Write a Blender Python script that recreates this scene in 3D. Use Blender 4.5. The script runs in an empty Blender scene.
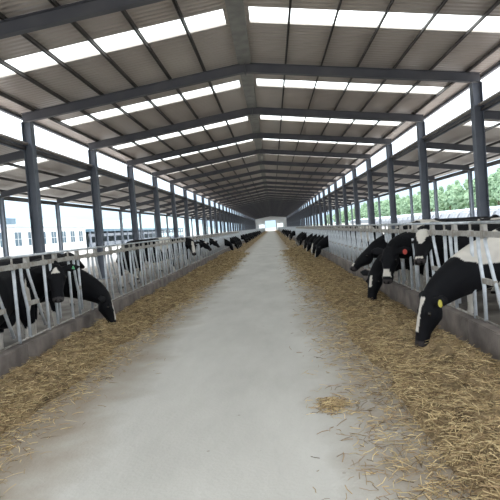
import bpy, bmesh, math, random
from mathutils import Vector, Matrix, noise
random.seed(7)
PI = math.pi
S = bpy.context.scene
COL = S.collection

# ------------------------------------------------------------ camera
H = 1.65
PITCH, YAW, ROLL, F = -0.0398, -0.0456, 0.0775, 530.0
fwd = Vector((math.sin(YAW)*math.cos(PITCH), math.cos(YAW)*math.cos(PITCH), math.sin(PITCH)))
right = Vector((math.cos(YAW), -math.sin(YAW), 0))
up = right.cross(fwd)
u2 = up*math.cos(ROLL) + right*math.sin(ROLL)
r2 = right*math.cos(ROLL) - up*math.sin(ROLL)
cam = bpy.data.objects.new('camera', bpy.data.cameras.new('camera'))
COL.objects.link(cam)
M = Matrix((r2, u2, -fwd)).transposed().to_4x4()
M.translation = Vector((0, 0, H))
cam.matrix_world = M
cam.data.sensor_width = 36
cam.data.lens = 36*F/500
cam.data.clip_end = 3000
S.camera = cam

# ------------------------------------------------------------ world: overcast sky, brighter overhead
S.view_settings.view_transform = 'Standard'
S.view_settings.look = 'None'
S.view_settings.gamma = 1
S.view_settings.use_curve_mapping = False
S.view_settings.exposure = 0.5
W = bpy.data.worlds.new('world'); S.world = W; W.use_nodes = True
nt = W.node_tree; nt.nodes.clear()
tc = nt.nodes.new('ShaderNodeTexCoord'); sp = nt.nodes.new('ShaderNodeSeparateXYZ')
cr = nt.nodes.new('ShaderNodeValToRGB'); bg = nt.nodes.new('ShaderNodeBackground'); out = nt.nodes.new('ShaderNodeOutputWorld')
nt.links.new(tc.outputs['Generated'], sp.inputs[0]); nt.links.new(sp.outputs['Z'], cr.inputs[0])
nt.links.new(cr.outputs[0], bg.inputs[0]); nt.links.new(bg.outputs[0], out.inputs[0])
e = cr.color_ramp.elements
e[0].position = 0.0; e[0].color = (0.145, 0.200, 0.250, 1)
e[1].position = 0.9; e[1].color = (0.97, 0.985, 1.0, 1)
m_ = e.new(0.07); m_.color = (0.22, 0.28, 0.33, 1)
m_ = e.new(0.22); m_.color = (0.62, 0.66, 0.70, 1)
bg.inputs['Strength'].default_value = 3.6

# ------------------------------------------------------------ materials
def mat(name, col, rough=.7, metal=0, noise_amt=0, scale=5, col2=None, bump=0, bump_scale=40, attr=None, wave=None, spec=.4):
    m = bpy.data.materials.new(name); m.use_nodes = True
    n = m.node_tree.nodes; L = m.node_tree.links
    b = n['Principled BSDF']; b.inputs['Roughness'].default_value = rough; b.inputs['Metallic'].default_value = metal
    b.inputs['Specular IOR Level'].default_value = spec
    b.inputs['Base Color'].default_value = (*col, 1)
    src = None
    tcn = n.new('ShaderNodeTexCoord')
    if attr:
        a = n.new('ShaderNodeAttribute'); a.attribute_name = attr; src = a.outputs['Color']
    if col2:
        nz = n.new('ShaderNodeTexNoise'); nz.inputs['Scale'].default_value = scale; nz.inputs['Detail'].default_value = 6
        L.new(tcn.outputs['Object'], nz.inputs['Vector'])
        rp = n.new('ShaderNodeValToRGB'); rp.color_ramp.elements[0].position = .35; rp.color_ramp.elements[1].position = .68
        rp.color_ramp.elements[0].color = (*col, 1); rp.color_ramp.elements[1].color = (*col2, 1)
        L.new(nz.outputs['Fac'], rp.inputs[0])
        if src is None: src = rp.outputs[0]
    if src is not None: L.new(src, b.inputs['Base Color'])
    if bump or wave:
        bp = n.new('ShaderNodeBump')
        if wave:
            wv = n.new('ShaderNodeTexWave'); wv.bands_direction = wave[0]; wv.inputs['Scale'].default_value = wave[1]
            L.new(tcn.outputs['Object'], wv.inputs['Vector']); L.new(wv.outputs['Fac'], bp.inputs['Height'])
            bp.inputs['Distance'].default_value = wave[2]; bp.inputs['Strength'].default_value = 1
        else:
            bn = n.new('ShaderNodeTexNoise'); bn.inputs['Scale'].default_value = bump_scale; bn.inputs['Detail'].default_value = 5
            L.new(tcn.outputs['Object'], bn.inputs['Vector']); L.new(bn.outputs['Fac'], bp.inputs['Height'])
            bp.inputs['Distance'].default_value = bump; bp.inputs['Strength'].default_value = .7
        L.new(bp.outputs[0], b.inputs['Normal'])
    return m

M_STEEL = mat('painted_steel', (.12, .135, .17), .5, 0, col2=(.18, .195, .23), scale=1.3)
M_STEEL2 = mat('outer_post_steel', (.20, .23, .28), .5, 0, col2=(.28, .31, .35), scale=2)
M_RAFTER = mat('rafter_steel', (.095, .10, .12), .5, col2=(.14, .14, .155), scale=1.1)
M_PURLIN = mat('purlin_steel', (.09, .08, .078), .6, col2=(.13, .12, .115), scale=2)
M_SHEET = mat('roof_sheet', (.52, .46, .42), .3, col2=(.62, .56, .51), scale=.35, wave=('Y', 1.6, .02), spec=.6)
M_RIDGE = mat('ridge_metal', (.22, .22, .21), .5, col2=(.33, .33, .31), scale=3)
M_GALV = mat('galvanised_tube', (.46, .49, .52), .42, .2, col2=(.68, .71, .74), scale=7)
M_RUST = mat('dirty_galvanised', (.30, .27, .23), .6, .2, col2=(.48, .46, .43), scale=12)
M_CURB = mat('curb_concrete', (.13, .11, .10), .9, col2=(.25, .215, .19), scale=3.5, bump=.01, bump_scale=30)
M_MANURE = mat('alley_floor', (.10, .085, .07), .8, col2=(.20, .18, .155), scale=1.5, bump=.02, bump_scale=9)
M_OUT = mat('outdoor_ground', (.24, .235, .22), .9, col2=(.34, .33, .31), scale=.08)
M_GRASS = mat('meadow', (.10, .17, .07), .9, col2=(.18, .24, .11), scale=.05)
M_HAY = mat('hay', (.3, .2, .1), .9, attr='col', bump=.03, bump_scale=38, spec=.1)
M_COAT = mat('cow_coat', (.02, .02, .02), .6, attr='coat', bump=.002, bump_scale=90, spec=.1)
M_EYE = mat('eye', (.01, .008, .006), .12)
M_TAGY = mat('yellow_ear_tag', (.62, .55, .10), .5)
M_TAGR = mat('red_ear_tag', (.50, .06, .04), .5)
M_TAGG = mat('green_ear_tag', (.12, .42, .20), .5)
M_WHITE = mat('white_render', (.72, .74, .75), .8, col2=(.80, .81, .81), scale=.5)
M_PANE = mat('window_glass', (.10, .15, .19), .15)
M_BLUE = mat('blue_grey_roof', (.10, .17, .23), .5, col2=(.15, .22, .28), scale=.4)
M_PALE = mat('pale_blue_panel', (.42, .52, .60), .6, col2=(.52, .60, .66), scale=.3)
M_HUTCH = mat('white_plastic', (.15, .17, .20), .5, col2=(.28, .30, .33), scale=1.4)
M_DARK = mat('opening_shade', (.03, .03, .035), .8)  # shade of the hutch inside, painted as a near-black colour
M_LEAF = mat('hazed_foliage', (.18, .28, .18), .8, col2=(.28, .38, .25), scale=.8, spec=.1)  # leaf green paled and greyed, with air haze mixed into the colour
M_BARK = mat('bark', (.10, .075, .05), .9)
M_HILL = mat('hazed_hill_forest', (.30, .42, .42), 1, col2=(.36, .47, .47), scale=.02, spec=0)  # pale blue-green: distance haze is put into the hill colour
M_GABLE = mat('gable_sheet', (.66, .68, .69), .6, col2=(.74, .76, .77), scale=.5, wave=('X', 1.6, .02))

def floor_material():
    m = bpy.data.materials.new('drive_concrete'); m.use_nodes = True
    n = m.node_tree.nodes; L = m.node_tree.links; b = n['Principled BSDF']; b.inputs['Roughness'].default_value = .75
    b.inputs['Specular IOR Level'].default_value = .3
    t = n.new('ShaderNodeTexCoord'); s = n.new('ShaderNodeSeparateXYZ'); L.new(t.outputs['Object'], s.inputs[0])
    n1 = n.new('ShaderNodeTexNoise'); n1.inputs['Scale'].default_value = 1.1; n1.inputs['Detail'].default_value = 9; n1.inputs['Roughness'].default_value = .65
    mp = n.new('ShaderNodeMapping'); mp.inputs['Scale'].default_value = (1, .35, 1); L.new(t.outputs['Object'], mp.inputs[0]); L.new(mp.outputs[0], n1.inputs['Vector'])
    r = n.new('ShaderNodeValToRGB'); r.color_ramp.elements[0].position = .3; r.color_ramp.elements[1].position = .7
    r.color_ramp.elements[0].color = (.40, .39, .36, 1); r.color_ramp.elements[1].color = (.52, .51, .475, 1)
    L.new(n1.outputs['Fac'], r.inputs[0])
    # feed dust: a brown stain beside each row of hay, ragged by noise
    n2 = n.new('ShaderNodeTexNoise'); n2.inputs['Scale'].default_value = 1.6; n2.inputs['Detail'].default_value = 7; L.new(t.outputs['Object'], n2.inputs['Vector'])
    def ms(op, a, b_):
        k = n.new('ShaderNodeMath'); k.operation = op
        for i, v in enumerate((a, b_)):
            if isinstance(v, (int, float)): k.inputs[i].default_value = v
            else: L.new(v, k.inputs[i])
        return k.outputs[0]
    d = ms('ABSOLUTE', ms('ADD', s.outputs['X'], .58), 0)     # distance from the middle of the drive
    d = ms('ADD', d, ms('MULTIPLY', ms('SUBTRACT', n2.outputs['Fac'], .5), 1.1))
    mr = n.new('ShaderNodeMapRange'); mr.inputs['From Min'].default_value = .85; mr.inputs['From Max'].default_value = 1.5; L.new(d, mr.inputs['Value'])
    mx = n.new('ShaderNodeMix'); mx.data_type = 'RGBA'; L.new(ms('MULTIPLY', mr.outputs[0], .92), mx.inputs['Factor'])
    L.new(r.outputs[0], mx.inputs['A']); mx.inputs['B'].default_value = (.27, .225, .17, 1)
    # tiny dark specks and chaff
    v = n.new('ShaderNodeTexVoronoi'); v.inputs['Scale'].default_value = 3.2; L.new(t.outputs['Object'], v.inputs['Vector'])
    lt = ms('LESS_THAN', v.outputs['Distance'], .045)
    mx2 = n.new('ShaderNodeMix'); mx2.data_type = 'RGBA'; L.new(ms('MULTIPLY', lt, .5), mx2.inputs['Factor']); L.new(mx.outputs['Result'], mx2.inputs['A']); mx2.inputs['B'].default_value = (.2, .17, .13, 1)
    L.new(mx2.outputs['Result'], b.inputs['Base Color'])
    n3 = n.new('ShaderNodeTexNoise'); n3.inputs['Scale'].default_value = 30; n3.inputs['Detail'].default_value = 6; L.new(t.outputs['Object'], n3.inputs['Vector'])
    bp = n.new('ShaderNodeBump'); bp.inputs['Distance'].default_value = .006; L.new(n3.outputs['Fac'], bp.inputs['Height']); L.new(bp.outputs[0], b.inputs['Normal'])
    return m
M_FLOOR = floor_material()

def skylight_material():
    m = bpy.data.materials.new('translucent_sheet'); m.use_nodes = True
    n = m.node_tree.nodes; L = m.node_tree.links; n.clear()
    o = n.new('ShaderNodeOutputMaterial'); a = n.new('ShaderNodeBsdfTransparent'); t = n.new('ShaderNodeBsdfTranslucent'); mx = n.new('ShaderNodeMixShader')
    a.inputs[0].default_value = (.95, .97, .96, 1); t.inputs[0].default_value = (.85, .87, .85, 1)
    mx.inputs[0].default_value = .45
    L.new(a.outputs[0], mx.inputs[1]); L.new(t.outputs[0], mx.inputs[2]); L.new(mx.outputs[0], o.inputs[0])
    return m
M_SKY = skylight_material()

# ------------------------------------------------------------ mesh helpers
def box(bm, x0, x1, y0, y1, z0, z1):
    v = [bm.verts.new(p) for p in [(x0,y0,z0),(x1,y0,z0),(x1,y1,z0),(x0,y1,z0),(x0,y0,z1),(x1,y0,z1),(x1,y1,z1),(x0,y1,z1)]]
    for f in [(3,2,1,0),(4,5,6,7),(0,1,5,4),(1,2,6,5),(2,3,7,6),(3,0,4,7)]: bm.faces.new([v[i] for i in f])
def hexa(bm, pts):
    v = [bm.verts.new(p) for p in pts]
    for f in [(3,2,1,0),(4,5,6,7),(0,1,5,4),(1,2,6,5),(2,3,7,6),(3,0,4,7)]: bm.faces.new([v[i] for i in f])
def tube(bm, pts, r, n=8):
    pts = [Vector(p) for p in pts]; rings = []
    for i, p in enumerate(pts):
        t = (pts[min(i+1, len(pts)-1)] - pts[max(i-1, 0)]).normalized()
        a = t.cross(Vector((1, 0, 0)) if abs(t.x) < .9 else Vector((0, 1, 0))).normalized(); b = t.cross(a)
        rr = r[i] if isinstance(r, (list, tuple)) else r
        rings.append([bm.verts.new(p + (a*math.cos(k*2*PI/n) + b*math.sin(k*2*PI/n))*rr) for k in range(n)])
    for A, B in zip(rings, rings[1:]):
        for k in range(n): bm.faces.new([A[k], A[(k+1) % n], B[(k+1) % n], B[k]])
    bm.faces.new(rings[0][::-1]); bm.faces.new(rings[-1])
def loft(bm, rings, n=16):
    """rings: (centre, side vector, up vector, half width, half height)"""
    R = []
    for c, s, u, hw, hh in rings:
        R.append([bm.verts.new(Vector(c) + s*hw*math.cos(k*2*PI/n) + u*hh*math.sin(k*2*PI/n)) for k in range(n)])
    for A, B in zip(R, R[1:]):
        for k in range(n): bm.faces.new([A[k], A[(k+1) % n], B[(k+1) % n], B[k]])
    bm.faces.new(R[0][::-1]); bm.faces.new(R[-1])
def mesh_of(bm, name, smooth=False, bevel=0):
    bmesh.ops.recalc_face_normals(bm, faces=bm.faces)
    me = bpy.data.meshes.new(name); bm.to_mesh(me); bm.free()
    if smooth:
        for p in me.polygons: p.use_smooth = True
    return me
def obj(name, bm, m, parent=None, smooth=False):
    me = bm if isinstance(bm, bpy.types.Mesh) else mesh_of(bm, name, smooth)
    if not me.materials: me.materials.append(m)
    o = bpy.data.objects.new(name, me); COL.objects.link(o)
    if parent: o.parent = parent
    return o
def tag(o, label, cat, group=None, kind=None):
    if label: o['label'] = label
    if cat: o['category'] = cat
    if group: o['group'] = group
    if kind: o['kind'] = kind
    return o
def empty(name, loc=(0, 0, 0), rz=0):
    o = bpy.data.objects.new(name, None); COL.objects.link(o); o.location = loc; o.rotation_euler = (0, 0, rz); o.empty_display_size = .2
    return o
def struct(name, bm, m):
    o = obj(name, bm, m); o['kind'] = 'structure'; return o
def dup(o, loc=None, rz=None, parent=None):
    c = o.copy(); COL.objects.link(c)
    if parent: c.parent = parent
    if loc is not None: c.location = loc
    if rz is not None: c.rotation_euler = (0, 0, rz)
    for ch in list(o.children): dup(ch, parent=c)
    return c
ORD = ['nearest', 'second', 'third', 'fourth', 'fifth', 'sixth', 'seventh', 'eighth', 'ninth', 'tenth', 'eleventh', 'twelfth']

# ------------------------------------------------------------ barn dimensions
SP = 5.9655; Y1 = 16.44
XL, XR, XM = -7.40, 6.42, -0.47
OL, OR_ = -11.55, 10.51
ZE, ZR = 5.50, 6.43          # underside of rafter at columns / ridge
ZB, ZO = 4.42, 3.80          # side-aisle rafter underside at inner / outer columns
CL, CR = -3.33, 2.24         # faces of the feed curbs
CH = .37
FRAMES = range(-2, 38)
def fy(i): return Y1 + (i-1)*SP
YA, YB = fy(-2)-.6, fy(37)+.3
END = fy(37)

# ------------------------------------------------------------ ground and floors
bm = bmesh.new(); box(bm, CL-.2, CR+.2, YA, YB+40, -.2, 0); struct('floor', bm, M_FLOOR)
bm = bmesh.new(); box(bm, OL-.3, CL-.2, YA, YB, -.2, 0); struct('floor', bm, M_MANURE)
bm = bmesh.new(); box(bm, CR+.2, OR_+.3, YA, YB, -.2, 0); struct('floor', bm, M_MANURE)
bm = bmesh.new()
box(bm, -900, OL-.3, -200, 1500, -.3, -.03); box(bm, OR_+.3, 60, -200, 1500, -.3, -.03)
box(bm, OL-.3, OR_+.3, YB+40, 1500, -.3, -.03); box(bm, OL-.3, CL-.2, YB, YB+40, -.3, -.03); box(bm, CR+.2, OR_+.3, YB, YB+40, -.3, -.03); box(bm, OL-.3, OR_+.3, -200, YA, -.3, -.03)
struct('floor', bm, M_OUT)
bm = bmesh.new(); box(bm, 60, 900, -200, 1500, -.3, -.02); struct('floor', bm, M_GRASS)

# ------------------------------------------------------------ roof sheets (gaps where the skylights sit)
def zmain(x, off=0):
    return (ZE + (ZR-ZE)*(1 - abs(x-XM)/(XR-XM))) + off
TOP = .38                      # rafter depth + purlin depth
SK0, SK1 = 2.0, 2.95           # skylight strip, after each frame
def roof_pieces(bm, xa, za, xb, zb, skx0, skx1):
    """sheet from (xa,za) high edge to (xb,zb) low edge; hole between skx0..skx1 in each bay"""
    def z(x): return za + (zb-za)*(x-xa)/(xb-xa)
    def piece(x0, x1, y0, y1):
        hexa(bm, [(x0,y0,z(x0)),(x1,y0,z(x1)),(x1,y1,z(x1)),(x0,y1,z(x0)),(x0,y0,z(x0)+.05),(x1,y0,z(x1)+.05),(x1,y1,z(x1)+.05),(x0,y1,z(x0)+.05)])
    piece(xa, skx0, YA, YB); piece(skx1, xb, YA, YB)
    prev = YA
    for i in FRAMES:
        if i == 37: break
        piece(skx0, skx1, prev, fy(i)+SK0); prev = fy(i)+SK1
    piece(skx0, skx1, prev, YB)
EAVE = .45
SLM = (ZR-ZE)/(XR-XM); SLL = (ZB-ZO)/(XL-OL)
sheets = {}
for s, xe in ((-1, XL), (1, XR)):
    bm = bmesh.new()
    x0 = XM + s*.02; x1 = xe + s*EAVE
    roof_pieces(bm, x0, ZR+TOP, x1, ZE+TOP-SLM*EAVE, XM+s*.30, xe - s*.25)
    struct('ceiling', bm, M_SHEET)
for s, xi, xo in ((-1, XL, OL), (1, XR, OR_)):
    bm = bmesh.new()
    roof_pieces(bm, xi+s*.02, ZB+.40, xo+s*.7, ZO+.40-SLL*.7, xi+s*.6, xo-s*.35)
    struct('ceiling', bm, M_SHEET)

# ridge closure strip running under the apex
bm = bmesh.new(); box(bm, XM-.2, XM+.2, YA, YB, ZR+TOP-.13, ZR+TOP-.06)
for i in FRAMES:
    if i < 37: box(bm, XM-.205, XM+.205, fy(i)+.1, fy(i)+.16, ZR+TOP-.15, ZR+TOP-.06)
ridge = obj('ridge_strip', bm, M_RIDGE); tag(ridge, 'wide grey metal strip running along the ridge under the main roof', 'ridge strip')
bm = bmesh.new(); tube(bm, [(XM+.12, YA, ZR+.33), (XM+.12, YB, ZR+.33)], .025)
tag(obj('ridge_pipe', bm, M_GALV), 'thin pale pipe hanging just under the ridge strip', 'pipe')

# skylights: one translucent strip per bay and slope
def skylight(xa, xb, zfun, side, where, cat='skylight'):
    bm = bmesh.new(); t = .012
    y0, y1 = SK0-.04, SK1+.04
    z0, z1 = zfun(xa)+.052, zfun(xb)+.052
    hexa(bm, [(xa,y0,z0),(xb,y0,z1),(xb,y1,z1),(xa,y1,z0),(xa,y0,z0+t),(xb,y0,z1+t),(xb,y1,z1+t),(xa,y1,z0+t)])
    me = mesh_of(bm, 'skylight_panel')
    k = 0
    for i in FRAMES:
        if i == 37: break
        o = obj('skylight_panel', me, M_SKY); o.location = (0, fy(i), 0)
        n = i + 1
        lab = (f'long white translucent skylight, {ORD[max(n,0)]} one visible on the {where}' if 0 <= n < 8 else
               (f'far white skylight strip deep down the barn on the {where}' if n >= 8 else f'white skylight strip overhead behind the photographer on the {where}'))
        tag(o, lab, cat, f'skylights on the {where}')
skylight(XM-.28, XL+.23, lambda x: zmain(x, TOP), -1, 'left slope of the main roof')
skylight(XM+.28, XR-.23, lambda x: zmain(x, TOP), 1, 'right slope of the main roof')
skylight(XL-.58, OL+.33, lambda x: ZB+.40-SLL*(XL-x), -1, 'left side aisle roof')
skylight(XR+.58, OR_-.33, lambda x: ZB+.40-(ZB-ZO)/(OR_-XR)*(x-XR), 1, 'right side aisle roof')

# ------------------------------------------------------------ purlins
def purlin(x, z, label, w=.035, h=.09):
    bm = bmesh.new(); box(bm, x-.012, x+.012, YA, YB, z, z+h); box(bm, x-.012, x+w, YA, YB, z+h-.012, z+h-.001); box(bm, x-w, x+.012, YA, YB, z, z+.012)
    tag(obj('roof_purlin', bm, M_PURLIN), label, 'roof beam', 'purlins under the roof sheets')
for s, nm, xe in ((-1, 'left', XL), (1, 'right', XR)):
    for k in range(7):
        x = XM + s*(.16 + k*1.083)
        purlin(x, zmain(x, .285), f'long dark steel purlin, {["first","second","third","fourth","fifth","sixth","lowest"][k]} from the ridge on the {nm} main slope')
for s, nm, xi, xo in ((-1, 'left', XL, OL), (1, 'right', XR, OR_)):
    for k in range(4):
        x = xi + s*(.12 + k*(abs(xo-xi)-.2)/3)
        purlin(x, ZB+.25-abs(x-xi)/abs(xo-xi)*(ZB-ZO), f'long dark purlin, {["first","second","third","fourth"][k]} outward under the {nm} side aisle roof')
# longitudinal beams at the column tops and clerestory sill
for s, nm, xe in ((-1, 'left', XL), (1, 'right', XR)):
    bm = bmesh.new(); zt = ZE+TOP-SLM*.42; box(bm, xe+s*.38, xe+s*.43, YA, YB, zt-.10, zt)
    box(bm, xe+s*.33, xe+s*.38, YA, YB, zt-.10, zt-.085)
    tag(obj('eave_beam', bm, M_STEEL), f'blue grey eave beam along the tops of the {nm} tall columns', 'beam')
    bm = bmesh.new(); box(bm, xe+s*.155, xe+s*.21, YA, YB, ZB+.20, ZB+.42)
    box(bm, xe+s*.155, xe+s*.27, YA, YB, ZB+.42, ZB+.43)
    tag(obj('clerestory_sill', bm, M_STEEL), f'blue grey beam under the open clerestory gap on the {nm}', 'beam')
for s, nm, xo in ((-1, 'left', OL), (1, 'right', OR_)):
    bm = bmesh.new(); box(bm, xo+s*.11, xo+s*.17, YA, YB, ZO-.05, ZO+.14)
    tag(obj('eave_beam', bm, M_PURLIN), f'dark low beam along the outer edge of the {nm} side aisle roof', 'beam')

# ------------------------------------------------------------ columns and rafters, one object each
def h_column(w, d, h, t=.014):
    bm = bmesh.new()
    box(bm, -d/2, -d/2+t, -w/2, w/2, 0, h); box(bm, d/2-t, d/2, -w/2, w/2, 0, h); box(bm, -d/2+t, d/2-t, -t/2, t/2, 0, h)
    return mesh_of(bm, 'steel_column')
def plate(w):
    bm = bmesh.new(); box(bm, -w/2, w/2, -w/2, w/2, 0, .025)
    for a in (-1, 1):
        for b in (-1, 1): tube(bm, [(a*w*.4, b*w*.4, .02), (a*w*.4, b*w*.4, .07)], .012, 6)
    return mesh_of(bm, 'base_plate')
me_in, me_out = h_column(.28, .28, ZE-.002), h_column(.16, .18, ZO)
pl_in, pl_out = plate(.42), plate(.30)
for x, me, pl, m, where, first in ((XL, me_in, pl_in, M_STEEL, 'left inner row', 1), (XR, me_in, pl_in, M_STEEL, 'right inner row', 1),
                                   (OL, me_out, pl_out, M_STEEL2, 'left outer row', 2), (OR_, me_out, pl_out, M_STEEL2, 'right outer row', 2)):
    for i in FRAMES:
        if x in (OL, OR_) and i < 1 and i > -3 and i != -2 and i != 0: pass
        o = obj('steel_column', me, m); o.location = (x, fy(i), 0)
        q = obj('base_plate', pl, m, o)
        kind = 'tall blue grey steel column' if x in (XL, XR) else 'slim pale grey steel post'
        n = i-first
        if 0 <= n < 10: lab = f'{kind}, {ORD[n]} one visible in the {where}'
        elif n >= 10: lab = f'{kind} far down the barn in the {where}'
        else: lab = f'{kind} beside or behind the photographer in the {where}'
        tag(o, lab, 'column', f'steel columns of the {where}')
def beam_sloped(x0, z0, x1, z1, d0, d1, w=.16, t=.016):
    """I-beam; z0,z1 are underside heights, d0,d1 depths"""
    bm = bmesh.new()
    def pr(y0, y1, za, zb, zc, zd):
        hexa(bm, [(x0,y0,za),(x1,y0,zc),(x1,y1,zc),(x0,y1,za),(x0,y0,zb),(x1,y0,zd),(x1,y1,zd),(x0,y1,zb)])
    pr(-w/2, w/2, z0, z0+t, z1, z1+t); pr(-w/2, w/2, z0+d0-t, z0+d0, z1+d1-t, z1+d1); pr(-t/2, t/2, z0+t, z0+d0-t, z1+t, z1+d1-t)
    return mesh_of(bm, 'roof_rafter')
for s, nm, xe, xo in ((-1, 'left', XL, OL), (1, 'right', XR, OR_)):
    a = beam_sloped(XM+s*.004, ZR, xe+s*.14, ZE, .285, .285, w=.18)
    b = beam_sloped(xe+s*.145, ZB-.0, xo, ZO, .25, .25, w=.13)
    bm = bmesh.new(); box(bm, XM+s*.005, XM+s*.02, -.1, .1, ZR-.06, ZR+.30) ; cp = mesh_of(bm, 'end_plate')
    for i in FRAMES:
        n = i-1
        o = obj('roof_rafter', a, M_RAFTER); o.location = (0, fy(i), 0); obj('end_plate', cp, M_RAFTER, o)
        lab = (f'grey steel rafter of the {nm} main slope on the {ORD[n]} visible column' if 0 <= n < 10 else
               f'distant steel rafter of the {nm} main slope far down the barn' if n >= 10 else f'near overhead steel rafter of the {nm} main slope before the first column')
        tag(o, lab, 'rafter', f'rafters of the {nm} main slope')
        o = obj('roof_rafter', b, M_RAFTER); o.location = (0, fy(i), 0)
        lab = (f'short low rafter of the {nm} side aisle on the {ORD[n]} visible column' if 0 <= n < 10 else
               f'distant short rafter of the {nm} side aisle far down the barn' if n >= 10 else f'short rafter of the {nm} side aisle beside the photographer')
        tag(o, lab, 'rafter', f'rafters of the {nm} side aisle')

# ------------------------------------------------------------ far gable wall
bm = bmesh.new(); gy = END+.25
def wallbox(x0, x1, z0, z1): box(bm, x0, x1, gy, gy+.08, z0, z1)
def gz(x): return zmain(x, TOP-.02)
DX0, DX1, DZ = XM-2.6, XM+2.0, 4.55
wins = [(XM-5.4, XM-2.9, .9, 3.1), (XM+2.6, XM+5.2, .9, 3.1)]
wallbox(XL, wins[0][0], 0, ZE); wallbox(wins[0][0], wins[0][1], 0, .9); wallbox(wins[0][0], wins[0][1], 3.1, ZE); wallbox(wins[0][1], DX0, 0, ZE)
wallbox(DX0, DX1, DZ, ZE); wallbox(DX1, wins[1][0], 0, ZE); wallbox(wins[1][0], wins[1][1], 0, .9); wallbox(wins[1][0], wins[1][1], 3.1, ZE); wallbox(wins[1][1], XR, 0, ZE)
for xa, xb in ((XL, XM), (XM, XR)):
    hexa(bm, [(xa,gy,ZE),(xb,gy,ZE),(xb,gy+.08,ZE),(xa,gy+.08,ZE),(xa,gy,gz(xa)),(xb,gy,gz(xb)),(xb,gy+.08,gz(xb)),(xa,gy+.08,gz(xa))])
struct('wall_far', bm, M_GABLE)
for k, w in enumerate(wins):
    bm = bmesh.new(); box(bm, w[0], w[1], gy+.03, gy+.05, w[2], w[3]); struct(f'window_{k+1}', bm, M_SKY)
for (x0, x1) in ((OL, XL), (XR, OR_)):
    bm = bmesh.new(); box(bm, x0, x1, gy, gy+.08, 0, ZO); struct('wall_far', bm, M_GABLE)

# ------------------------------------------------------------ feed curbs in cast lengths
SEG = 7*.95
seg_start = 2.0
def curb_mesh():
    bm = bmesh.new(); box(bm, -.10, .10, .006, SEG-.006, 0, CH)
    bmesh.ops.bevel(bm, geom=[e for e in bm.edges], offset=.012, segments=2, affect='EDGES')
    return mesh_of(bm, 'feed_curb')
cm = curb_mesh()
UN = .95; NL = 7                       # lock spacing, locks per panel
L0 = 6.77 - 7*UN                       # left panels start
R0 = 6.42 - 7*UN
npan = int((END - 3 - L0)/(UN*NL))
for side, x, base in (('left', CL-.10, L0), ('right', CR+.10, R0)):
    for k in range(npan+1):
        o = obj('feed_curb', cm, M_CURB); o.location = (x, base+k*SEG, 0)
        lab = (f'brown grey concrete curb section under the {side} headlocks, {ORD[k]} the camera' if k == 0 else
               f'concrete curb section under the {side} headlocks, {ORD[k]} from the camera' if k < 7 else f'distant concrete curb section under the {side} headlocks')
        tag(o, lab, 'curb', f'{side} feed curb sections')

# ------------------------------------------------------------ headlock panels
RT = .023
ZT, ZL_, ZBOT = 1.52, 1.39, CH+.06
def bar_A():
    bm = bmesh.new(); tube(bm, [(0, 0, ZBOT-.05), (0, 0, ZL_)], RT); return mesh_of(bm, 'fixed_bar', True)
def bar_B():
    bm = bmesh.new(); tube(bm, [(0, .33, ZBOT-.03), (0, .33, .80), (0, .27, 1.0), (0, .23, 1.2), (0, .23, ZL_)], RT); return mesh_of(bm, 'bent_bar', True)
def bar_C(open_):
    bm = bmesh.new()
    if open_: tube(bm, [(0, .41, ZL_), (0, .45, 1.25), (0, .83, .48)], RT*.95)
    else: tube(bm, [(0, .43, ZL_), (0, .44, .48)], RT*.95)
    return mesh_of(bm, 'locking_bar', True)
def link_bar(open_):
    bm = bmesh.new(); y = .66 if open_ else .44
    box(bm, -.02, .02, .31, y, .83, .89); return mesh_of(bm, 'pivot_link')
def latch():
    bm = bmesh.new(); box(bm, -.022, .022, .36, .46, ZL_+.035, ZL_+.11); box(bm, -.034, .034, .38, .44, ZL_-.05, ZL_+.05)
    return mesh_of(bm, 'latch')
def bracket():
    bm = bmesh.new(); box(bm, -.03, .03, -.03, .03, ZL_-.04, ZL_+.04); tube(bm, [(0, 0, ZL_), (0, 0, ZT)], .014, 6)
    return mesh_of(bm, 'rail_bracket')
A_, B_, Lt, Bk = bar_A(), bar_B(), latch(), bracket()
C_ = {o: bar_C(o) for o in (True, False)}; K_ = {o: link_bar(o) for o in (True, False)}
def rail(z, r, sq=False):
    bm = bmesh.new()
    if sq: box(bm, -r, r, 0.01, SEG-.01, z-r*1.1, z+r*1.1)
    else: tube(bm, [(0, 0.01, z), (0, SEG-.01, z)], r)
    return mesh_of(bm, 'rail', not sq)
RTOP, RLOCK, RBOT = rail(ZT, .017), rail(ZL_, .028, True), rail(ZBOT-.03, .014)
def simple_panel(me_list):
    bm = bmesh.new()
    for me, yo in me_list:
        t = bmesh.new(); t.from_mesh(me); bmesh.ops.translate(t, verts=t.verts, vec=(0, yo, 0))
        tmp = bpy.data.meshes.new('x'); t.to_mesh(tmp); t.free(); bm.from_mesh(tmp); bpy.data.meshes.remove(tmp)
    return mesh_of(bm, 'headlock_panel')
far_list = [(RTOP, 0), (RLOCK, 0), (RBOT, 0)]
for k in range(NL): far_list += [(A_, k*UN), (B_, k*UN), (C_[True], k*UN), (Lt, k*UN), (Bk, k*UN), (K_[True], k*UN)]
FAR = simple_panel(far_list)
occupied = {'left': set(), 'right': set()}      # lock indices with a cow in them, filled below
# lock j (counted from base) : left neck gap centre at L0+j*UN+.70 ; right at R0+(j+1)*UN-.70
def lock_y(side, j): return L0+j*UN+.70 if side == 'left' else R0+(j+1)*UN-.70
def nearest_lock(side, y):
    base = L0+.70 if side == 'left' else R0+UN-.70
    return round((y-base)/UN)

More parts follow.
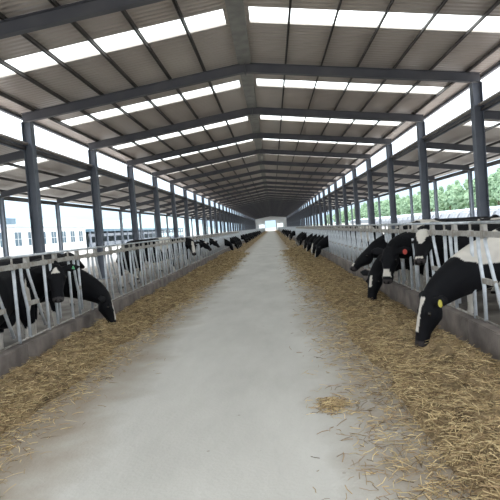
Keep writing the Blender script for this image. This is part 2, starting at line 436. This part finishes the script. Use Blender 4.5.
# ------------------------------------------------------------ cows
def V(*a): return Vector(a)
def build_cow(name, P, hp, ha, neckdir=(1, 0, 0), white=(), blaze=None, seed=0, ears=(0, 0), voxel=.02, legs_white=True, ears_up=.0, nose=None):
    """local: faces +X, origin on the floor under the front legs. P poll position, hp head pitch, ha head yaw"""
    P = Vector(P); hp = math.radians(hp); ha = math.radians(ha)
    bm = bmesh.new(); X, Yv, Z = V(1,0,0), V(0,1,0), V(0,0,1)
    tors = [(-1.60,1.22,.06,.07),(-1.56,1.16,.16,.18),(-1.42,1.10,.245,.29),(-1.2,1.06,.27,.34),(-.95,1.01,.32,.39),(-.65,.97,.365,.44),(-.38,.985,.36,.43),(-.12,1.01,.30,.41),(.08,1.01,.245,.36),(.20,1.0,.19,.28),(.28,1.0,.12,.18)]
    loft(bm, [(V(x,0,z), Yv, Z, w, h) for x, z, w, h in tors], 20)
    # withers and hip bones
    loft(bm, [(V(-.38,0,1.34),Yv,Z,.07,.06),(V(-.12,0,1.35),Yv,Z,.09,.09),(V(.06,0,1.27),Yv,Z,.08,.09)], 10)
    for s in (-1, 1): loft(bm, [(V(-1.3,s*.10,1.34),Yv,Z,.05,.04),(V(-1.18,s*.20,1.30),Yv,Z,.07,.07),(V(-1.05,s*.18,1.25),Yv,Z,.05,.06)], 8)
    # neck: bezier from chest to poll
    d = V(math.cos(hp)*math.cos(ha), math.cos(hp)*math.sin(ha), math.sin(hp))
    f = V(-math.sin(hp)*math.cos(ha), -math.sin(hp)*math.sin(ha), math.cos(hp))
    sd = V(-math.sin(ha), math.cos(ha), 0)
    p0 = V(.0, 0, 1.03); p3 = P - f*.03 - d*.01
    L = (p3-p0).length
    p1 = p0 + V(1, 0, .15 - max(0, 1.2-P.z)*.75)*L*.35; p2 = p3 - (d*.35 + (p3-p0).normalized()*.65).normalized()*L*.30
    rings = []; side = Yv.copy(); N = 11
    for k in range(N):
        t = k/(N-1)
        c = p0*(1-t)**3 + p1*3*t*(1-t)**2 + p2*3*t*t*(1-t) + p3*t**3
        g = ((p1-p0)*3*(1-t)**2 + (p2-p1)*6*t*(1-t) + (p3-p2)*3*t*t).normalized()
        side = (side - g*side.dot(g)).normalized()
        if t > .5:
            w = (t-.5)*2; sx = side.lerp(sd - g*sd.dot(g), w*w).normalized()
        else: sx = side
        uu = g.cross(sx)*1.0
        if uu.dot(Z) < 0 and abs(uu.z) > .3: pass
        hw = .21*(1-t)**1.1 + .10*(1-(1-t)**1.1); hh = .34*(1-t)**.75 + .13*(1-(1-t)**.75)
        rings.append((c, sx, uu, hw, hh))
    loft(bm, rings, 16)
    # head
    HW = 1.14
    hr = [(-.055,.055,.06),(-.03,.085,.085),(.02,.108,.10),(.09,.122,.122),(.17,.117,.130),(.26,.090,.108),(.35,.073,.083),(.42,.078,.074),(.48,.076,.064),(.515,.058,.045),(.525,.03,.02)]
    loft(bm, [(P + d*u + f*(.085-h-(.03 if u > .3 else 0)*(u-.3)/.2), sd, f, w*HW, h) for u, w, h in hr], 18)
    # brow ridges
    for s in (-1, 1): loft(bm, [(P+d*.10+sd*s*.085+f*.035, sd, f, .03, .03),(P+d*.14+sd*s*.098+f*.035, sd, f, .035, .035),(P+d*.19+sd*s*.085+f*.02, sd, f, .025, .03)], 8)
    # ears
    eartip = {}
    for s in (-1, 1):
        base = P + d*.0 + sd*s*.085 - f*.0; dr = (sd*s - d*(.10) + Z*ears_up - f*.15).normalized(); wv = dr.cross(f).normalized(); tv = dr.cross(wv)
        pts = [(0,.03,.03),(.07,.056,.026),(.15,.072,.022),(.22,.052,.018),(.275,.014,.011)]
        loft(bm, [(base+dr*a, wv, tv, b, c) for a, b, c in pts], 10); eartip[s] = (base+dr*.17, tv, dr, wv)
    # legs
    def leg(pts):
        rr = []
        for i, (x, y, z, a, b) in enumerate(pts): rr.append((V(x,y,z), Yv, X, a, b))
        loft(bm, rr, 12)
    for s, dx in ((-1, .06), (1, -.06)):
        leg([(.02+dx*.3,s*.17,.98,.10,.16),(.03+dx*.5,s*.19,.80,.085,.13),(.03+dx,s*.18,.60,.062,.08),(.04+dx,s*.17,.44,.055,.062),(.03+dx,s*.17,.36,.042,.046),(.03+dx,s*.17,.20,.036,.038),(.03+dx,s*.17,.12,.044,.048),(.05+dx,s*.17,.07,.05,.062),(.06+dx,s*.17,.0,.058,.078)])
        leg([(-1.32,s*.16,1.02,.12,.24),(-1.27+dx,s*.19,.80,.11,.20),(-1.28+dx,s*.19,.66,.085,.13),(-1.36+dx,s*.18,.52,.058,.082),(-1.40+dx,s*.18,.44,.048,.066),(-1.37+dx,s*.18,.30,.04,.045),(-1.35+dx,s*.18,.14,.046,.05),(-1.32+dx,s*.18,.07,.05,.062),(-1.31+dx,s*.18,0,.058,.078)])
    loft(bm, [(V(-1.15,0,.72),X,Yv,.14,.13),(V(-1.15,0,.60),X,Yv,.17,.16),(V(-1.15,0,.52),X,Yv,.13,.13),(V(-1.15,0,.48),X,Yv,.06,.06)], 12)
    bmesh.ops.recalc_face_normals(bm, faces=bm.faces)
    me0 = bpy.data.meshes.new('tmp'); bm.to_mesh(me0); bm.free()
    o = bpy.data.objects.new('tmp', me0); COL.objects.link(o)
    r = o.modifiers.new('r', 'REMESH'); r.mode = 'VOXEL'; r.voxel_size = voxel
    sm = o.modifiers.new('s', 'SMOOTH'); sm.factor = .5; sm.iterations = 3
    dg = bpy.context.evaluated_depsgraph_get(); dg.update()
    me = bpy.data.meshes.new_from_object(o.evaluated_get(dg)); me.name = name
    bpy.data.objects.remove(o); bpy.data.meshes.remove(me0)
    for p in me.polygons: p.use_smooth = True
    at = me.color_attributes.new('coat', 'FLOAT_COLOR', 'POINT')
    off = V(seed*7.3, seed*3.1, seed)
    BLK, WHT, PNK, HOOF = (.0065,.0065,.008), (.62,.58,.52), (.20,.15,.14), (.05,.045,.04)
    buf = []
    for v in me.vertices:
        p = v.co; q = p - P; u, w, n_ = q.dot(d), q.dot(sd), q.dot(f)
        nz = noise.noise(p*3.2+off)*.35 + noise.noise(p*9+off)*.10
        nf = noise.noise(p*16+off)
        c = BLK
        onhead = (-.06 < u < .56 and abs(w) < .15 and -.18 < n_ < .16)
        if not onhead:
            for (cx, cy, cz, rx, ry, rz) in white:
                e_ = math.sqrt(((p.x-cx)/rx)**2 + ((p.y-cy)/ry)**2 + ((p.z-cz)/rz)**2)
                if e_ + nz < 1: c = WHT
            if legs_white and p.z < .42 + nz*.3 and p.z < .6: c = WHT
            if p.z < .06: c = HOOF
        else:
            if blaze:
                for (u0, u1, wd0, wd1) in blaze:
                    if u0 < u < u1:
                        wd = wd0 + (wd1-wd0)*(u-u0)/(u1-u0)
                        if abs(w + nf*.012) < wd and n_ > -.0: c = WHT
            if u > .455: c = nose or (.045,.038,.038)
            if u > .49 and abs(abs(w)-.035) < .014 and n_ > -.03: c = (.005,.004,.004)
        k = 1 + nf*.12
        buf += [c[0]*k, c[1]*k, c[2]*k, 1]
    at.data.foreach_set('color', buf)
    me.materials.append(M_COAT)
    return dict(me=me, P=P, d=d, f=f, sd=sd, tip=eartip, white_face=bool(blaze))
EYE = None
def make_eye():
    bm = bmesh.new(); bmesh.ops.create_uvsphere(bm, u_segments=10, v_segments=8, radius=.021); return mesh_of(bm, 'eye', True)
EYE = make_eye()
def tag_mesh(tip, s=1, size=.05):
    c, tv, dr, wv = tip
    bm = bmesh.new(); n = 12
    # rounded plate hanging from the ear, facing out along the ear's flat side
    loft(bm, [(c + wv*0 - V(0,0,.03) + tv*.020*s, dr, V(0,0,1), size*.8, size), (c - V(0,0,.03) + tv*.032*s, dr, V(0,0,1), size*.8, size)], n)
    loft(bm, [(c + tv*.036*s, dr, wv, .012, .012), (c - tv*.036*s, dr, wv, .012, .012)], 8)
    return mesh_of(bm, 'ear_tag')
def tail_mesh():
    bm = bmesh.new()
    tube(bm, [(-1.57,0,1.24),(-1.66,0,1.16),(-1.69,0.0,.95),(-1.68,.01,.72),(-1.66,.02,.60)], [.04,.03,.022,.018,.016], 8)
    tube(bm, [(-1.66,.02,.62),(-1.66,.02,.52),(-1.66,.03,.40),(-1.65,.03,.30)], [.018,.045,.04,.012], 8)
    return mesh_of(bm, 'tail', True)
TAIL = tail_mesh()
def cow_obj(c, loc, rz, label, group, tags=(), parts=True, s=1.0):
    o = obj('dairy_cow', c['me'], M_COAT); o.location = loc; o.rotation_euler = (0, 0, rz); o.scale = (s, s, s)
    tag(o, label, 'cow', group)
    if parts:
        for k in (-1, 1):
            e_ = obj('eye', EYE, M_EYE, o); e_.location = c['P'] + c['d']*.145 + c['sd']*k*.130 + c['f']*.025
        obj('tail', TAIL, M_COAT, o)
        for side, m, size in tags:
            sgn = 1 if c['tip'][side][1].dot(c['f']) > 0 else -1
            t = obj('ear_tag', tag_mesh(c['tip'][side], sgn, size), m, o)
            t['label'] = {'yellow_ear_tag': 'yellow plastic ear tag', 'red_ear_tag': 'red plastic ear tag', 'green_ear_tag': 'green plastic ear tag'}[m.name]
    return o
# the tail shares the coat material, so it needs a coat attribute too
at = TAIL.color_attributes.new('coat', 'FLOAT_COLOR', 'POINT')
b_ = []
for v in TAIL.vertices: b_ += ([.6,.57,.52,1] if v.co.z < .5 else [.012,.012,.014,1])
at.data.foreach_set('color', b_)

RXL, RXR = CL-.10, CR+.10          # headlock planes
XCL, XCR = RXL-.62, RXR+.62        # root x of feeding cows
GL, GR = 'cows feeding through the left headlocks', 'cows feeding through the right headlocks'
def place(side, c, y, label, tags=(), parts=True, dx=0, rz=0, s=1.0, snap=True):
    j = nearest_lock(side, y); yy = lock_y(side, j) if snap else y
    occupied[side].add(j)
    if side == 'left': return cow_obj(c, (XCL+dx, yy, 0), rz, label, GL, tags, parts, s)
    return cow_obj(c, (XCR-dx, yy, 0), PI+rz, label, GR, tags, parts, s)

PATCH_A = [(-.9,.2,1.1,.35,.4,.45)]
PATCH_B = [(-.25,0,1.15,.35,.5,.32),(-1.3,.1,.9,.25,.4,.35)]
cowR1 = build_cow('cow_r1', (1.12, .42, .62), -75, 8, white=[(.44,0,1.12,.44,.4,.25),(.1,0,.35,.3,.5,.42),(.42,0,.70,.22,.14,.1)], blaze=[(-.02,.14,.06,.03),(.14,.36,.03,.035)], seed=1, voxel=.016)
cowR2 = build_cow('cow_r2', (.64, .38, 1.28), -50, 60, white=PATCH_A, blaze=[(-.04,.06,.105,.09),(.06,.22,.09,.02),(.42,.52,.05,.06)], seed=2, voxel=.016)
cowR3 = build_cow('cow_r3', (.92, .34, 1.0), -74, 50, white=PATCH_A, blaze=[(.30,.41,.055,.075)], seed=3, voxel=.016)
cowR4 = build_cow('cow_r4', (.88, .22, .90), -40, 15, white=PATCH_B, blaze=[(.38,.455,.03,.05)], seed=4, voxel=.018)
cowR5 = build_cow('cow_r5', (1.06, .45, .60), -74, 42, white=PATCH_A, blaze=[(.05,.25,.02,.03)], seed=5, voxel=.018)
cowL2 = build_cow('cow_l2', (.64, -.38, 1.22), -66, -66, white=PATCH_A, blaze=[(-.0,.09,.02,.06)], seed=6, voxel=.016, nose=(.05,.045,.045))
cowL3 = build_cow('cow_l3', (.97, -.12, .60), -80, 6, white=[(-1.3,.1,.85,.2,.4,.3)], blaze=[(.05,.40,.02,.035)], seed=7, voxel=.016)
cowDn = build_cow('cow_down', (1.08, -.0, .63), -76, 8, white=PATCH_A, blaze=[(.1,.44,.02,.05)], seed=8, voxel=.024)
cowPl = build_cow('cow_pale_face', (.96, -.0, .66), -74, 20, white=PATCH_B, blaze=[(.0,.46,.05,.085)], seed=14, voxel=.024)
cowUp = build_cow('cow_up', (.80, -.30, 1.14), -54, -72, white=PATCH_B, blaze=[(-.02,.44,.03,.06)], seed=9, voxel=.022)
cowTn = build_cow('cow_turned', (.85, -.10, 1.14), -40, -40, white=PATCH_A, blaze=[(-.02,.10,.06,.03)], seed=15, voxel=.022)
cowSt = build_cow('cow_stand', (.70, .05, 1.42), -32, 10, white=[(-.5,0,1.15,.55,.6,.3),(-1.3,0,1.2,.2,.4,.3)], blaze=[(0,.4,.04,.03)], seed=10, voxel=.024)
cowBk = build_cow('cow_black', (.70, .05, 1.25), -40, -10, white=[(-1.4,0,.9,.15,.4,.3)], blaze=None, seed=11, voxel=.022)
cowIn = build_cow('cow_inside', (.60, -.25, 1.20), -50, -70, white=[(-1.0,0,.9,.3,.4,.3)], blaze=None, seed=12, voxel=.02)

place('right', cowR1, 6.67, 'black cow at right with white shoulder, head lowered onto hay in front, yellow ear tag', [(1, M_TAGY, .038)], dx=.0, s=1.08)
place('right', cowR2, 8.57, 'black cow with bright white forehead patch looking up under the right rail', [], s=1.06)
place('right', cowR3, 9.52, 'black cow with white nose mark and red ear tag beside the white forehead cow', [(1, M_TAGR, .042)], s=1.08)
place('right', cowR5, 10.47, 'black cow with head dropped straight down to the hay behind two raised heads', [(1, M_TAGR, .042)], s=1.06)
place('right', cowR4, 11.42, 'black cow stretching its grey muzzle forward over the right curb, leftmost of the near group', [(1, M_TAGY, .03)], s=1.1)
place('left', cowL2, 8.42, 'dark faced cow with white forehead triangle looking out through the left bars', [(1, M_TAGG, .028)], s=1.03)
place('left', cowL3, 9.5, 'black cow at left reaching its long neck down over the curb into the hay', s=1.04)
cow_obj(cowBk, (-3.98, 6.35, 0), -PI/2, 'plain black cow standing side on close behind the nearest left bars', GL)
cow_obj(cowIn, (-4.9, 6.3, 0), -PI/2-.1, 'black cow at the left picture edge standing behind the bars', GL)
# further along the left rail
place('left', cowUp, 20.4, 'black and white faced cow with raised head at the left rail beyond the bare stretch', s=1.12)
for y, c, lab in ((25, cowTn, 'cow with small raised face at the left rail, second beyond the white blazed face'),
                  (28.8, cowTn, 'cow with dark face raised at the left rail just before the lone lowered one'),
                  (37, cowDn, 'lone small black cow lowering its head at the left rail before the far cluster')):
    place('left', c, y, lab)
fl = 'distant black cow in the feeding cluster far along the left rail'
fr = 'distant black cow feeding far along the right rail'
for y in (42, 44, 45.8, 47, 56, 58.5, 61, 64, 67, 72, 76, 80, 85, 91, 96, 103, 112, 120, 131): place('left', cowDn, y, fl, parts=False)
names_r = ['black cow feeding head down, nearest of the tight cluster halfway down the right rail', 'second black cow of the tight cluster halfway down the right rail',
           'third cow of the tight right cluster, head down with a pale face', 'fourth cow of the tight right cluster, head lowered', 'last cow of the tight cluster on the right rail']
for y, n_ in zip((22.8, 24.7, 26.6, 28.6, 31.3), names_r): place('right', cowPl if 'pale' in n_ else cowDn, y, n_)
for y in (37, 38.9, 40.5, 42, 55, 58, 68, 75, 84, 95, 108): place('right', cowDn, y, fr, parts=False)
# cows loose in the cow alleys behind the headlocks
gb = 'cows standing in the alleys behind the headlocks'
for c, x, y, rz, lab in ((cowSt, 5.6, 13.2, 1.4, 'black and white cow standing side on behind the near right group'),
                         (cowBk, 5.7, 9.6, -1.35, 'black cow standing inside the right alley under the rail line'),
                         (cowSt, 5.3, 16.6, 1.7, 'white backed cow walking in the right alley beyond the near group'),
                         (cowSt, 5.5, 20.6, -1.4, 'white patched cow deep in the right alley between columns'),
                         (cowBk, -5.6, 13.6, 1.4, 'dark cow standing in the left alley behind the bare bars'),
                         (cowBk, -5.0, 17.6, -1.5, 'dark cow standing in the left alley nearer the far raised faces')):
    cow_obj(c, (x, y, 0), rz, lab, gb)

# ------------------------------------------------------------ build the panels now that the occupied locks are known
for side, x, base in (('left', RXL, L0), ('right', RXR, R0)):
    for k in range(npan+1):
        y = base + k*SEG
        rz = 0 if side == 'left' else PI
        origin = (x, y, 0) if side == 'left' else (x, y+SEG, 0)
        lab = (f'galvanised headlock panel, {ORD[k]} section of the {side} feed rail' if k < 7 else f'distant galvanised headlock panel of the {side} feed rail')
        g = f'{side} headlock panels'
        if y > 48:
            o = obj('headlock_panel', FAR, M_GALV); o.location = origin; o.rotation_euler = (0, 0, rz); tag(o, lab, 'headlock', g); continue
        root = empty('headlock_panel', origin, rz); tag(root, lab, 'headlock', g)
        obj('top_rail', RTOP, M_GALV, root); obj('lock_rail', RLOCK, M_RUST, root); obj('bottom_rail', RBOT, M_RUST, root)
        for q in range(NL):
            j = k*NL + (q if side == 'left' else NL-1-q)
            op = j not in occupied[side]
            for nm, me, m in (('fixed_bar', A_, M_GALV), ('bent_bar', B_, M_GALV), ('locking_bar', C_[op], M_GALV), ('pivot_link', K_[op], M_RUST), ('latch', Lt, M_RUST), ('rail_bracket', Bk, M_RUST)):
                ch = obj(nm, me, m, root); ch.location = (0, q*UN + (RT if q == 0 and nm == 'fixed_bar' else 0), 0)

# ------------------------------------------------------------ hay
HCOL = [(.50,.37,.20), (.38,.28,.15), (.70,.56,.32), (.26,.18,.10), (.45,.36,.20), (.16,.115,.07), (.62,.48,.26), (.34,.24,.14)]
def hay_profile(side, y):
    """inner edge distance from the curb and height"""
    w = 1.05 + .22*noise.noise(V(y*.35, 3 if side < 0 else 9, 0)) + .12*noise.noise(V(y*1.7, 5, side*3))
    if side < 0: w += .25*min(1, max(0, (y-11)/10)) - .17
    else: w += .12
    return w
def hay_h(side, s_, y, w):
    if s_ > w: return 0
    t = s_/w
    hp_ = .18*(1-t)**.55*(min(1, .10+t/.30) if side > 0 else min(1, .35+t/.35))
    bumpy = 1 + .8*noise.noise(V(s_*2.2, y*1.4, side*5)) + .8*noise.noise(V(s_*6, y*5, side*2)) + .3*noise.noise(V(s_*15, y*13, side*2))
    return max(0, hp_*bumpy + .018*noise.noise(V(s_*17, y*15, 1)))
def hay_object(side, xc):
    verts, faces, cols = [], [], []
    rnd = random.Random(11+side)
    # mound surface: fine near the camera, coarser with distance
    ys = []; y = 1.6
    while y < END-4: ys.append(y); y += max(.035, y*.006)
    NS = 34
    for y in ys:
        w = hay_profile(side, y)
        for k in range(NS+1):
            s_ = w*k/NS
            z = hay_h(side, s_, y, w) + .004 - (.012 if k == NS else 0)
            verts.append((xc - side*s_, y, z))
            n1 = noise.noise(V(s_*5, y*4, side)); n2 = noise.noise(V(s_*14, y*11, side+4))
            b = .60 + .45*n1 + .45*n2
            c = (.37*b+.02, .275*b+.015, .155*b+.01)
            cols.append(c)
    for a in range(len(ys)-1):
        for k in range(NS):
            i = a*(NS+1)+k; q = (i, i+1, i+NS+2, i+NS+1)
            faces.append(q if side > 0 else q[::-1])
    # loose straws lying on and around the mound
    def straw(x, y, z, L, r, c):
        a = rnd.uniform(0, 2*PI); el = rnd.uniform(-.35, .45)
        dv = V(math.cos(a)*math.cos(el), math.sin(a)*math.cos(el), math.sin(el)); sv = V(-math.sin(a), math.cos(a), 0); uv = dv.cross(sv)
        p = V(x, y, z); mid = p + sv*rnd.uniform(-.15, .15)*L + V(0, 0, .05*L)
        base = len(verts)
        for q in (p-dv*L/2, mid, p+dv*L/2):
            for g in range(3):
                t = g*2*PI/3; w_ = q + (sv*math.cos(t)+uv*math.sin(t))*r
                verts.append((w_.x, w_.y, max(w_.z, .002))); cols.append(c)
        for b in (0, 3):
            for g in range(3):
                faces.append((base+b+g, base+b+(g+1) % 3, base+b+3+(g+1) % 3, base+b+3+g))
    NST = 34000
    for k in range(NST):
        y = 2.6 + (rnd.random()**1.9)*34
        w = hay_profile(side, y)
        u = rnd.random()
        if u < .86: s_ = w*rnd.random()**.9
        else: s_ = w + abs(rnd.gauss(0, .22 if side < 0 else .30))
        if s_ > 2.2: continue
        x = xc - side*s_; z = hay_h(side, s_, y, w) + .01 + (rnd.random()*.03 if s_ < w else 0)
        c = HCOL[int(rnd.random()*len(HCOL))]; kk = rnd.uniform(.7, 1.15)
        sc = 1 + max(0, y-8)*.05
        straw(x, y, z, rnd.uniform(.04, .15)*min(sc, 1.6), rnd.uniform(.0014, .0036)*sc, (c[0]*kk, c[1]*kk, c[2]*kk))
    me = bpy.data.meshes.new('feed_hay'); me.from_pydata(verts, [], faces)
    at = me.color_attributes.new('col', 'FLOAT_COLOR', 'POINT')
    buf = []
    for c in cols: buf += [c[0], c[1], c[2], 1]
    at.data.foreach_set('color', buf)
    o = obj('feed_hay', me, M_HAY)
    return o
tag(hay_object(-1, CL+.004), 'long bank of yellow brown hay heaped against the left curb', 'hay', kind='stuff')
tag(hay_object(1, CR-.004), 'long bank of loose brown hay heaped against the right curb', 'hay', kind='stuff')
# small tuft on the drive
def tuft(cx, cy, n, r, label):
    bm = bmesh.new(); cl = bm.verts.layers.float_color.new('col'); rnd = random.Random(5)
    for k in range(n):
        a = rnd.uniform(0, 2*PI); q = abs(rnd.gauss(0, .45))*r; x, y = cx+math.cos(a)*q, cy+math.sin(a)*q*1.3
        z = .006 + .035*max(0, 1-q/r)*rnd.random(); L = rnd.uniform(.04, .12); b = rnd.uniform(0, 2*PI)
        dx, dy = math.cos(b)*L/2, math.sin(b)*L/2
        tube(bm, [(x-dx, y-dy, z), (x, y, z+.006), (x+dx, y+dy, z+.002)], .0025, 3)
        bm.verts.ensure_lookup_table(); c = rnd.choice(HCOL)
        for v in bm.verts[-9:]: v[cl] = (*c, 1)
    tag(obj('hay_tuft', bm, M_HAY), label, 'hay', kind='stuff')
tuft(.42, 4.75, 420, .22, 'small tuft of straw lying alone on the concrete drive at lower right')

# ------------------------------------------------------------ outdoors, left
b = empty('farm_building', (-40, 0, 0)); tag(b, 'long low white farm building with tall dark windows beyond the left posts', 'building')
bm = bmesh.new(); box(bm, -10, 0, 60, 112, 0, 4.75); obj('wall', bm, M_WHITE, b)
bm = bmesh.new(); box(bm, -10.2, .2, 59.8, 112.2, 4.75, 4.95); obj('roof', bm, M_PALE, b)
fb = bmesh.new(); pb = bmesh.new()
for a in (-1.2, 1.14): box(fb, 0, .08, a, a+.06, 0, 2.3)
for z in (0, 1.12, 2.24): box(fb, 0, .08, -1.14, 1.14, z, z+.06)
box(fb, 0, .08, -.03, .03, .06, 2.24)
box(pb, .0, .03, -1.13, 1.13, .07, 2.23)
fm, pm = mesh_of(fb, 'window'), mesh_of(pb, 'pane')
for k in range(11):
    y = 63.5 + k*4.55
    w = obj('window', fm, M_WHITE, b); w.location = (0.003, y, 1.7); obj('pane', pm, M_PANE, w)
b = empty('distant_building', (-78, 0, 0)); tag(b, 'far building with a dark blue top showing above the white building', 'building')
bm = bmesh.new(); box(bm, -8, 0, 137, 158, 0, 8.6); obj('wall', bm, M_WHITE, b)
bm = bmesh.new(); box(bm, -8.3, .3, 136.6, 158.4, 8.6, 10.3); obj('roof', bm, M_BLUE, b)
b = empty('open_shed', (-40, 0, 0)); tag(b, 'long open shed with blue grey roof and pale bays beyond the white building', 'shed')
bm = bmesh.new(); box(bm, -12, .5, 114, 235, 3.75, 4.35); obj('roof', bm, M_BLUE, b)
bm = bmesh.new(); box(bm, -11.8, -11.6, 114, 235, 0, 3.75); obj('back_wall', bm, M_PALE, b)
bm = bmesh.new(); box(bm, -.1, 0, 114, 235, 0, 1.3); obj('low_wall', bm, M_HUTCH, b)
bm = bmesh.new(); box(bm, -.1, 0, 114, 235, 2.6, 3.3); obj('fascia', bm, M_HUTCH, b)
pm_ = bmesh.new(); box(pm_, -.15, .15, -.15, .15, 0, 3.75); pmm = mesh_of(pm_, 'post')
for k in range(21):
    p = obj('post', pmm, M_STEEL2, b); p.location = (.15, 114.5+k*6, 0)

# ------------------------------------------------------------ hills
def hill(label, x0, x1, y0, y1, h, seed, m=M_HILL):
    bm = bmesh.new(); nx, ny = 40, 16; g = []
    for i in range(nx+1):
        row = []
        for j in range(ny+1):
            u, v = i/nx, j/ny
            z = h*math.sin(PI*u)**.6*math.sin(PI*v)*(.75+.5*noise.noise(V(u*4, v*2, seed)))-.6
            row.append(bm.verts.new((x0+(x1-x0)*u, y0+(y1-y0)*v, z)))
        g.append(row)
    for i in range(nx):
        for j in range(ny): bm.faces.new([g[i][j], g[i+1][j], g[i+1][j+1], g[i][j+1]])
    tag(obj('hill', bm, m, smooth=True), label, 'hill')
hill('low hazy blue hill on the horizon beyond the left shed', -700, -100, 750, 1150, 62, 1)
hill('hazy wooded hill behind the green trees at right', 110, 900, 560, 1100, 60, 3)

# ------------------------------------------------------------ outdoors, right: trees and calf hutches
def crown_mesh(seed, tall):
    rnd = random.Random(seed); bm = bmesh.new()
    for k in range(13):
        t = bmesh.new(); bmesh.ops.create_icosphere(t, subdivisions=3, radius=1)
        hgt = rnd.uniform(.18, 1); rad = (1.9 - 1.1*hgt)*rnd.uniform(.8, 1.15)*(.8 if tall else 1.15); a = rnd.uniform(0, 2*PI); off = rad*.75*rnd.random()
        c = V(math.cos(a)*off, math.sin(a)*off, 1.6+hgt*(7.2 if tall else 5.4)); sx = rad
        for v in t.verts:
            n = v.co.normalized(); q = .75 + .42*noise.noise(n*2.3+V(seed, k, 0)) + .35*noise.noise(n*6+V(k, seed, 3))
            v.co = c + V(n.x*sx, n.y*sx, n.z*rad*1.2)*q
        tmp = bpy.data.meshes.new('x'); t.to_mesh(tmp); t.free(); bm.from_mesh(tmp); bpy.data.meshes.remove(tmp)
    return mesh_of(bm, 'crown')
def trunk_mesh(seed):
    bm = bmesh.new(); tube(bm, [(0,0,-.1),(.05,0,1.5),(0,.06,3.2),(.04,0,5)], [.2,.16,.12,.06], 8)
    for a in (0, 2.1, 4.2): tube(bm, [(0,0,2.2+a*.2),(math.cos(a)*.7,math.sin(a)*.7,3.4+a*.2)], [.07,.03], 6)
    return mesh_of(bm, 'trunk')
crowns = [crown_mesh(s_, s_ % 2) for s_ in range(4)]; tr = trunk_mesh(0)
rnd = random.Random(3)
N_T = 0
for rowi, (X0, n0) in enumerate(((62, 56), (72, 50))):
    y = 95 + rowi*4
    for k in range(n0):
        o = empty('leafy_tree', (X0+rnd.uniform(-3, 3), y, -.02), rnd.uniform(0, 6)); sc = rnd.uniform(1.15, 1.5)*(1.12 if rowi else 1); o.scale = (sc*1.1, sc*1.1, sc)
        c = obj('crown', crowns[rnd.randrange(4)], M_LEAF, o); obj('trunk', tr, M_BARK, o)
        tag(o, 'leafy green tree in the front line of the belt beyond the right side' if rowi == 0 else 'leafy green tree in the rear line of the belt beyond the right side', 'tree', 'trees beyond the barn, ' + ('front line' if rowi == 0 else 'rear line'))
        y += rnd.uniform(5.2, 7.4) * (1 + max(0, y-200)*.004)
# calf hutches
bm = bmesh.new()
prof = [(-.65, 0), (-.62, .9), (-.35, 1.35), (.35, 1.35), (.62, .9), (.65, 0)]
va = [bm.verts.new((x, -1.1, z)) for x, z in prof]; vb = [bm.verts.new((x*.92, 1.1, z*.95)) for x, z in prof]
for k in range(5): bm.faces.new([va[k], va[k+1], vb[k+1], vb[k]])
bm.faces.new(va[::-1]); bm.faces.new(vb); bm.faces.new([va[5], va[0], vb[0], vb[5]])
hm = mesh_of(bm, 'shell')
bm = bmesh.new(); box(bm, -.33, .33, -1.125, -1.08, .02, 1.0); dm = mesh_of(bm, 'doorway')  # solid panel on a closed shell, coloured dark for the shaded inside
for rowi, X0 in enumerate((24, 31, 38)):
    for k in range(26):
        y = 30 + rowi*5 + k*3.6
        o = empty('calf_hutch', (X0, y, -.03), PI); o.scale = (1.25, 1.25, 1.25 + .15*rowi)
        obj('shell', hm, M_HUTCH, o); obj('doorway', dm, M_DARK, o)
        tag(o, f'white plastic calf hutch in the {["near","middle","rear"][rowi]} row outside right', 'calf hutch', f'calf hutches outside right, {["near","middle","rear"][rowi]} row')
b = empty('low_shed', (48, 0, 0)); tag(b, 'long pale low shed in front of the green trees at right', 'shed')
bm = bmesh.new(); box(bm, 0, 7, 85, 330, 0, 1.7); obj('wall', bm, M_HUTCH, b)
bm = bmesh.new(); hexa(bm, [(-.4,84.5,1.7),(7.4,84.5,1.7),(7.4,330.5,1.7),(-.4,330.5,1.7),(3.4,84.5,2.5),(3.6,84.5,2.5),(3.6,330.5,2.5),(3.4,330.5,2.5)]); obj('roof', bm, M_PALE, b)
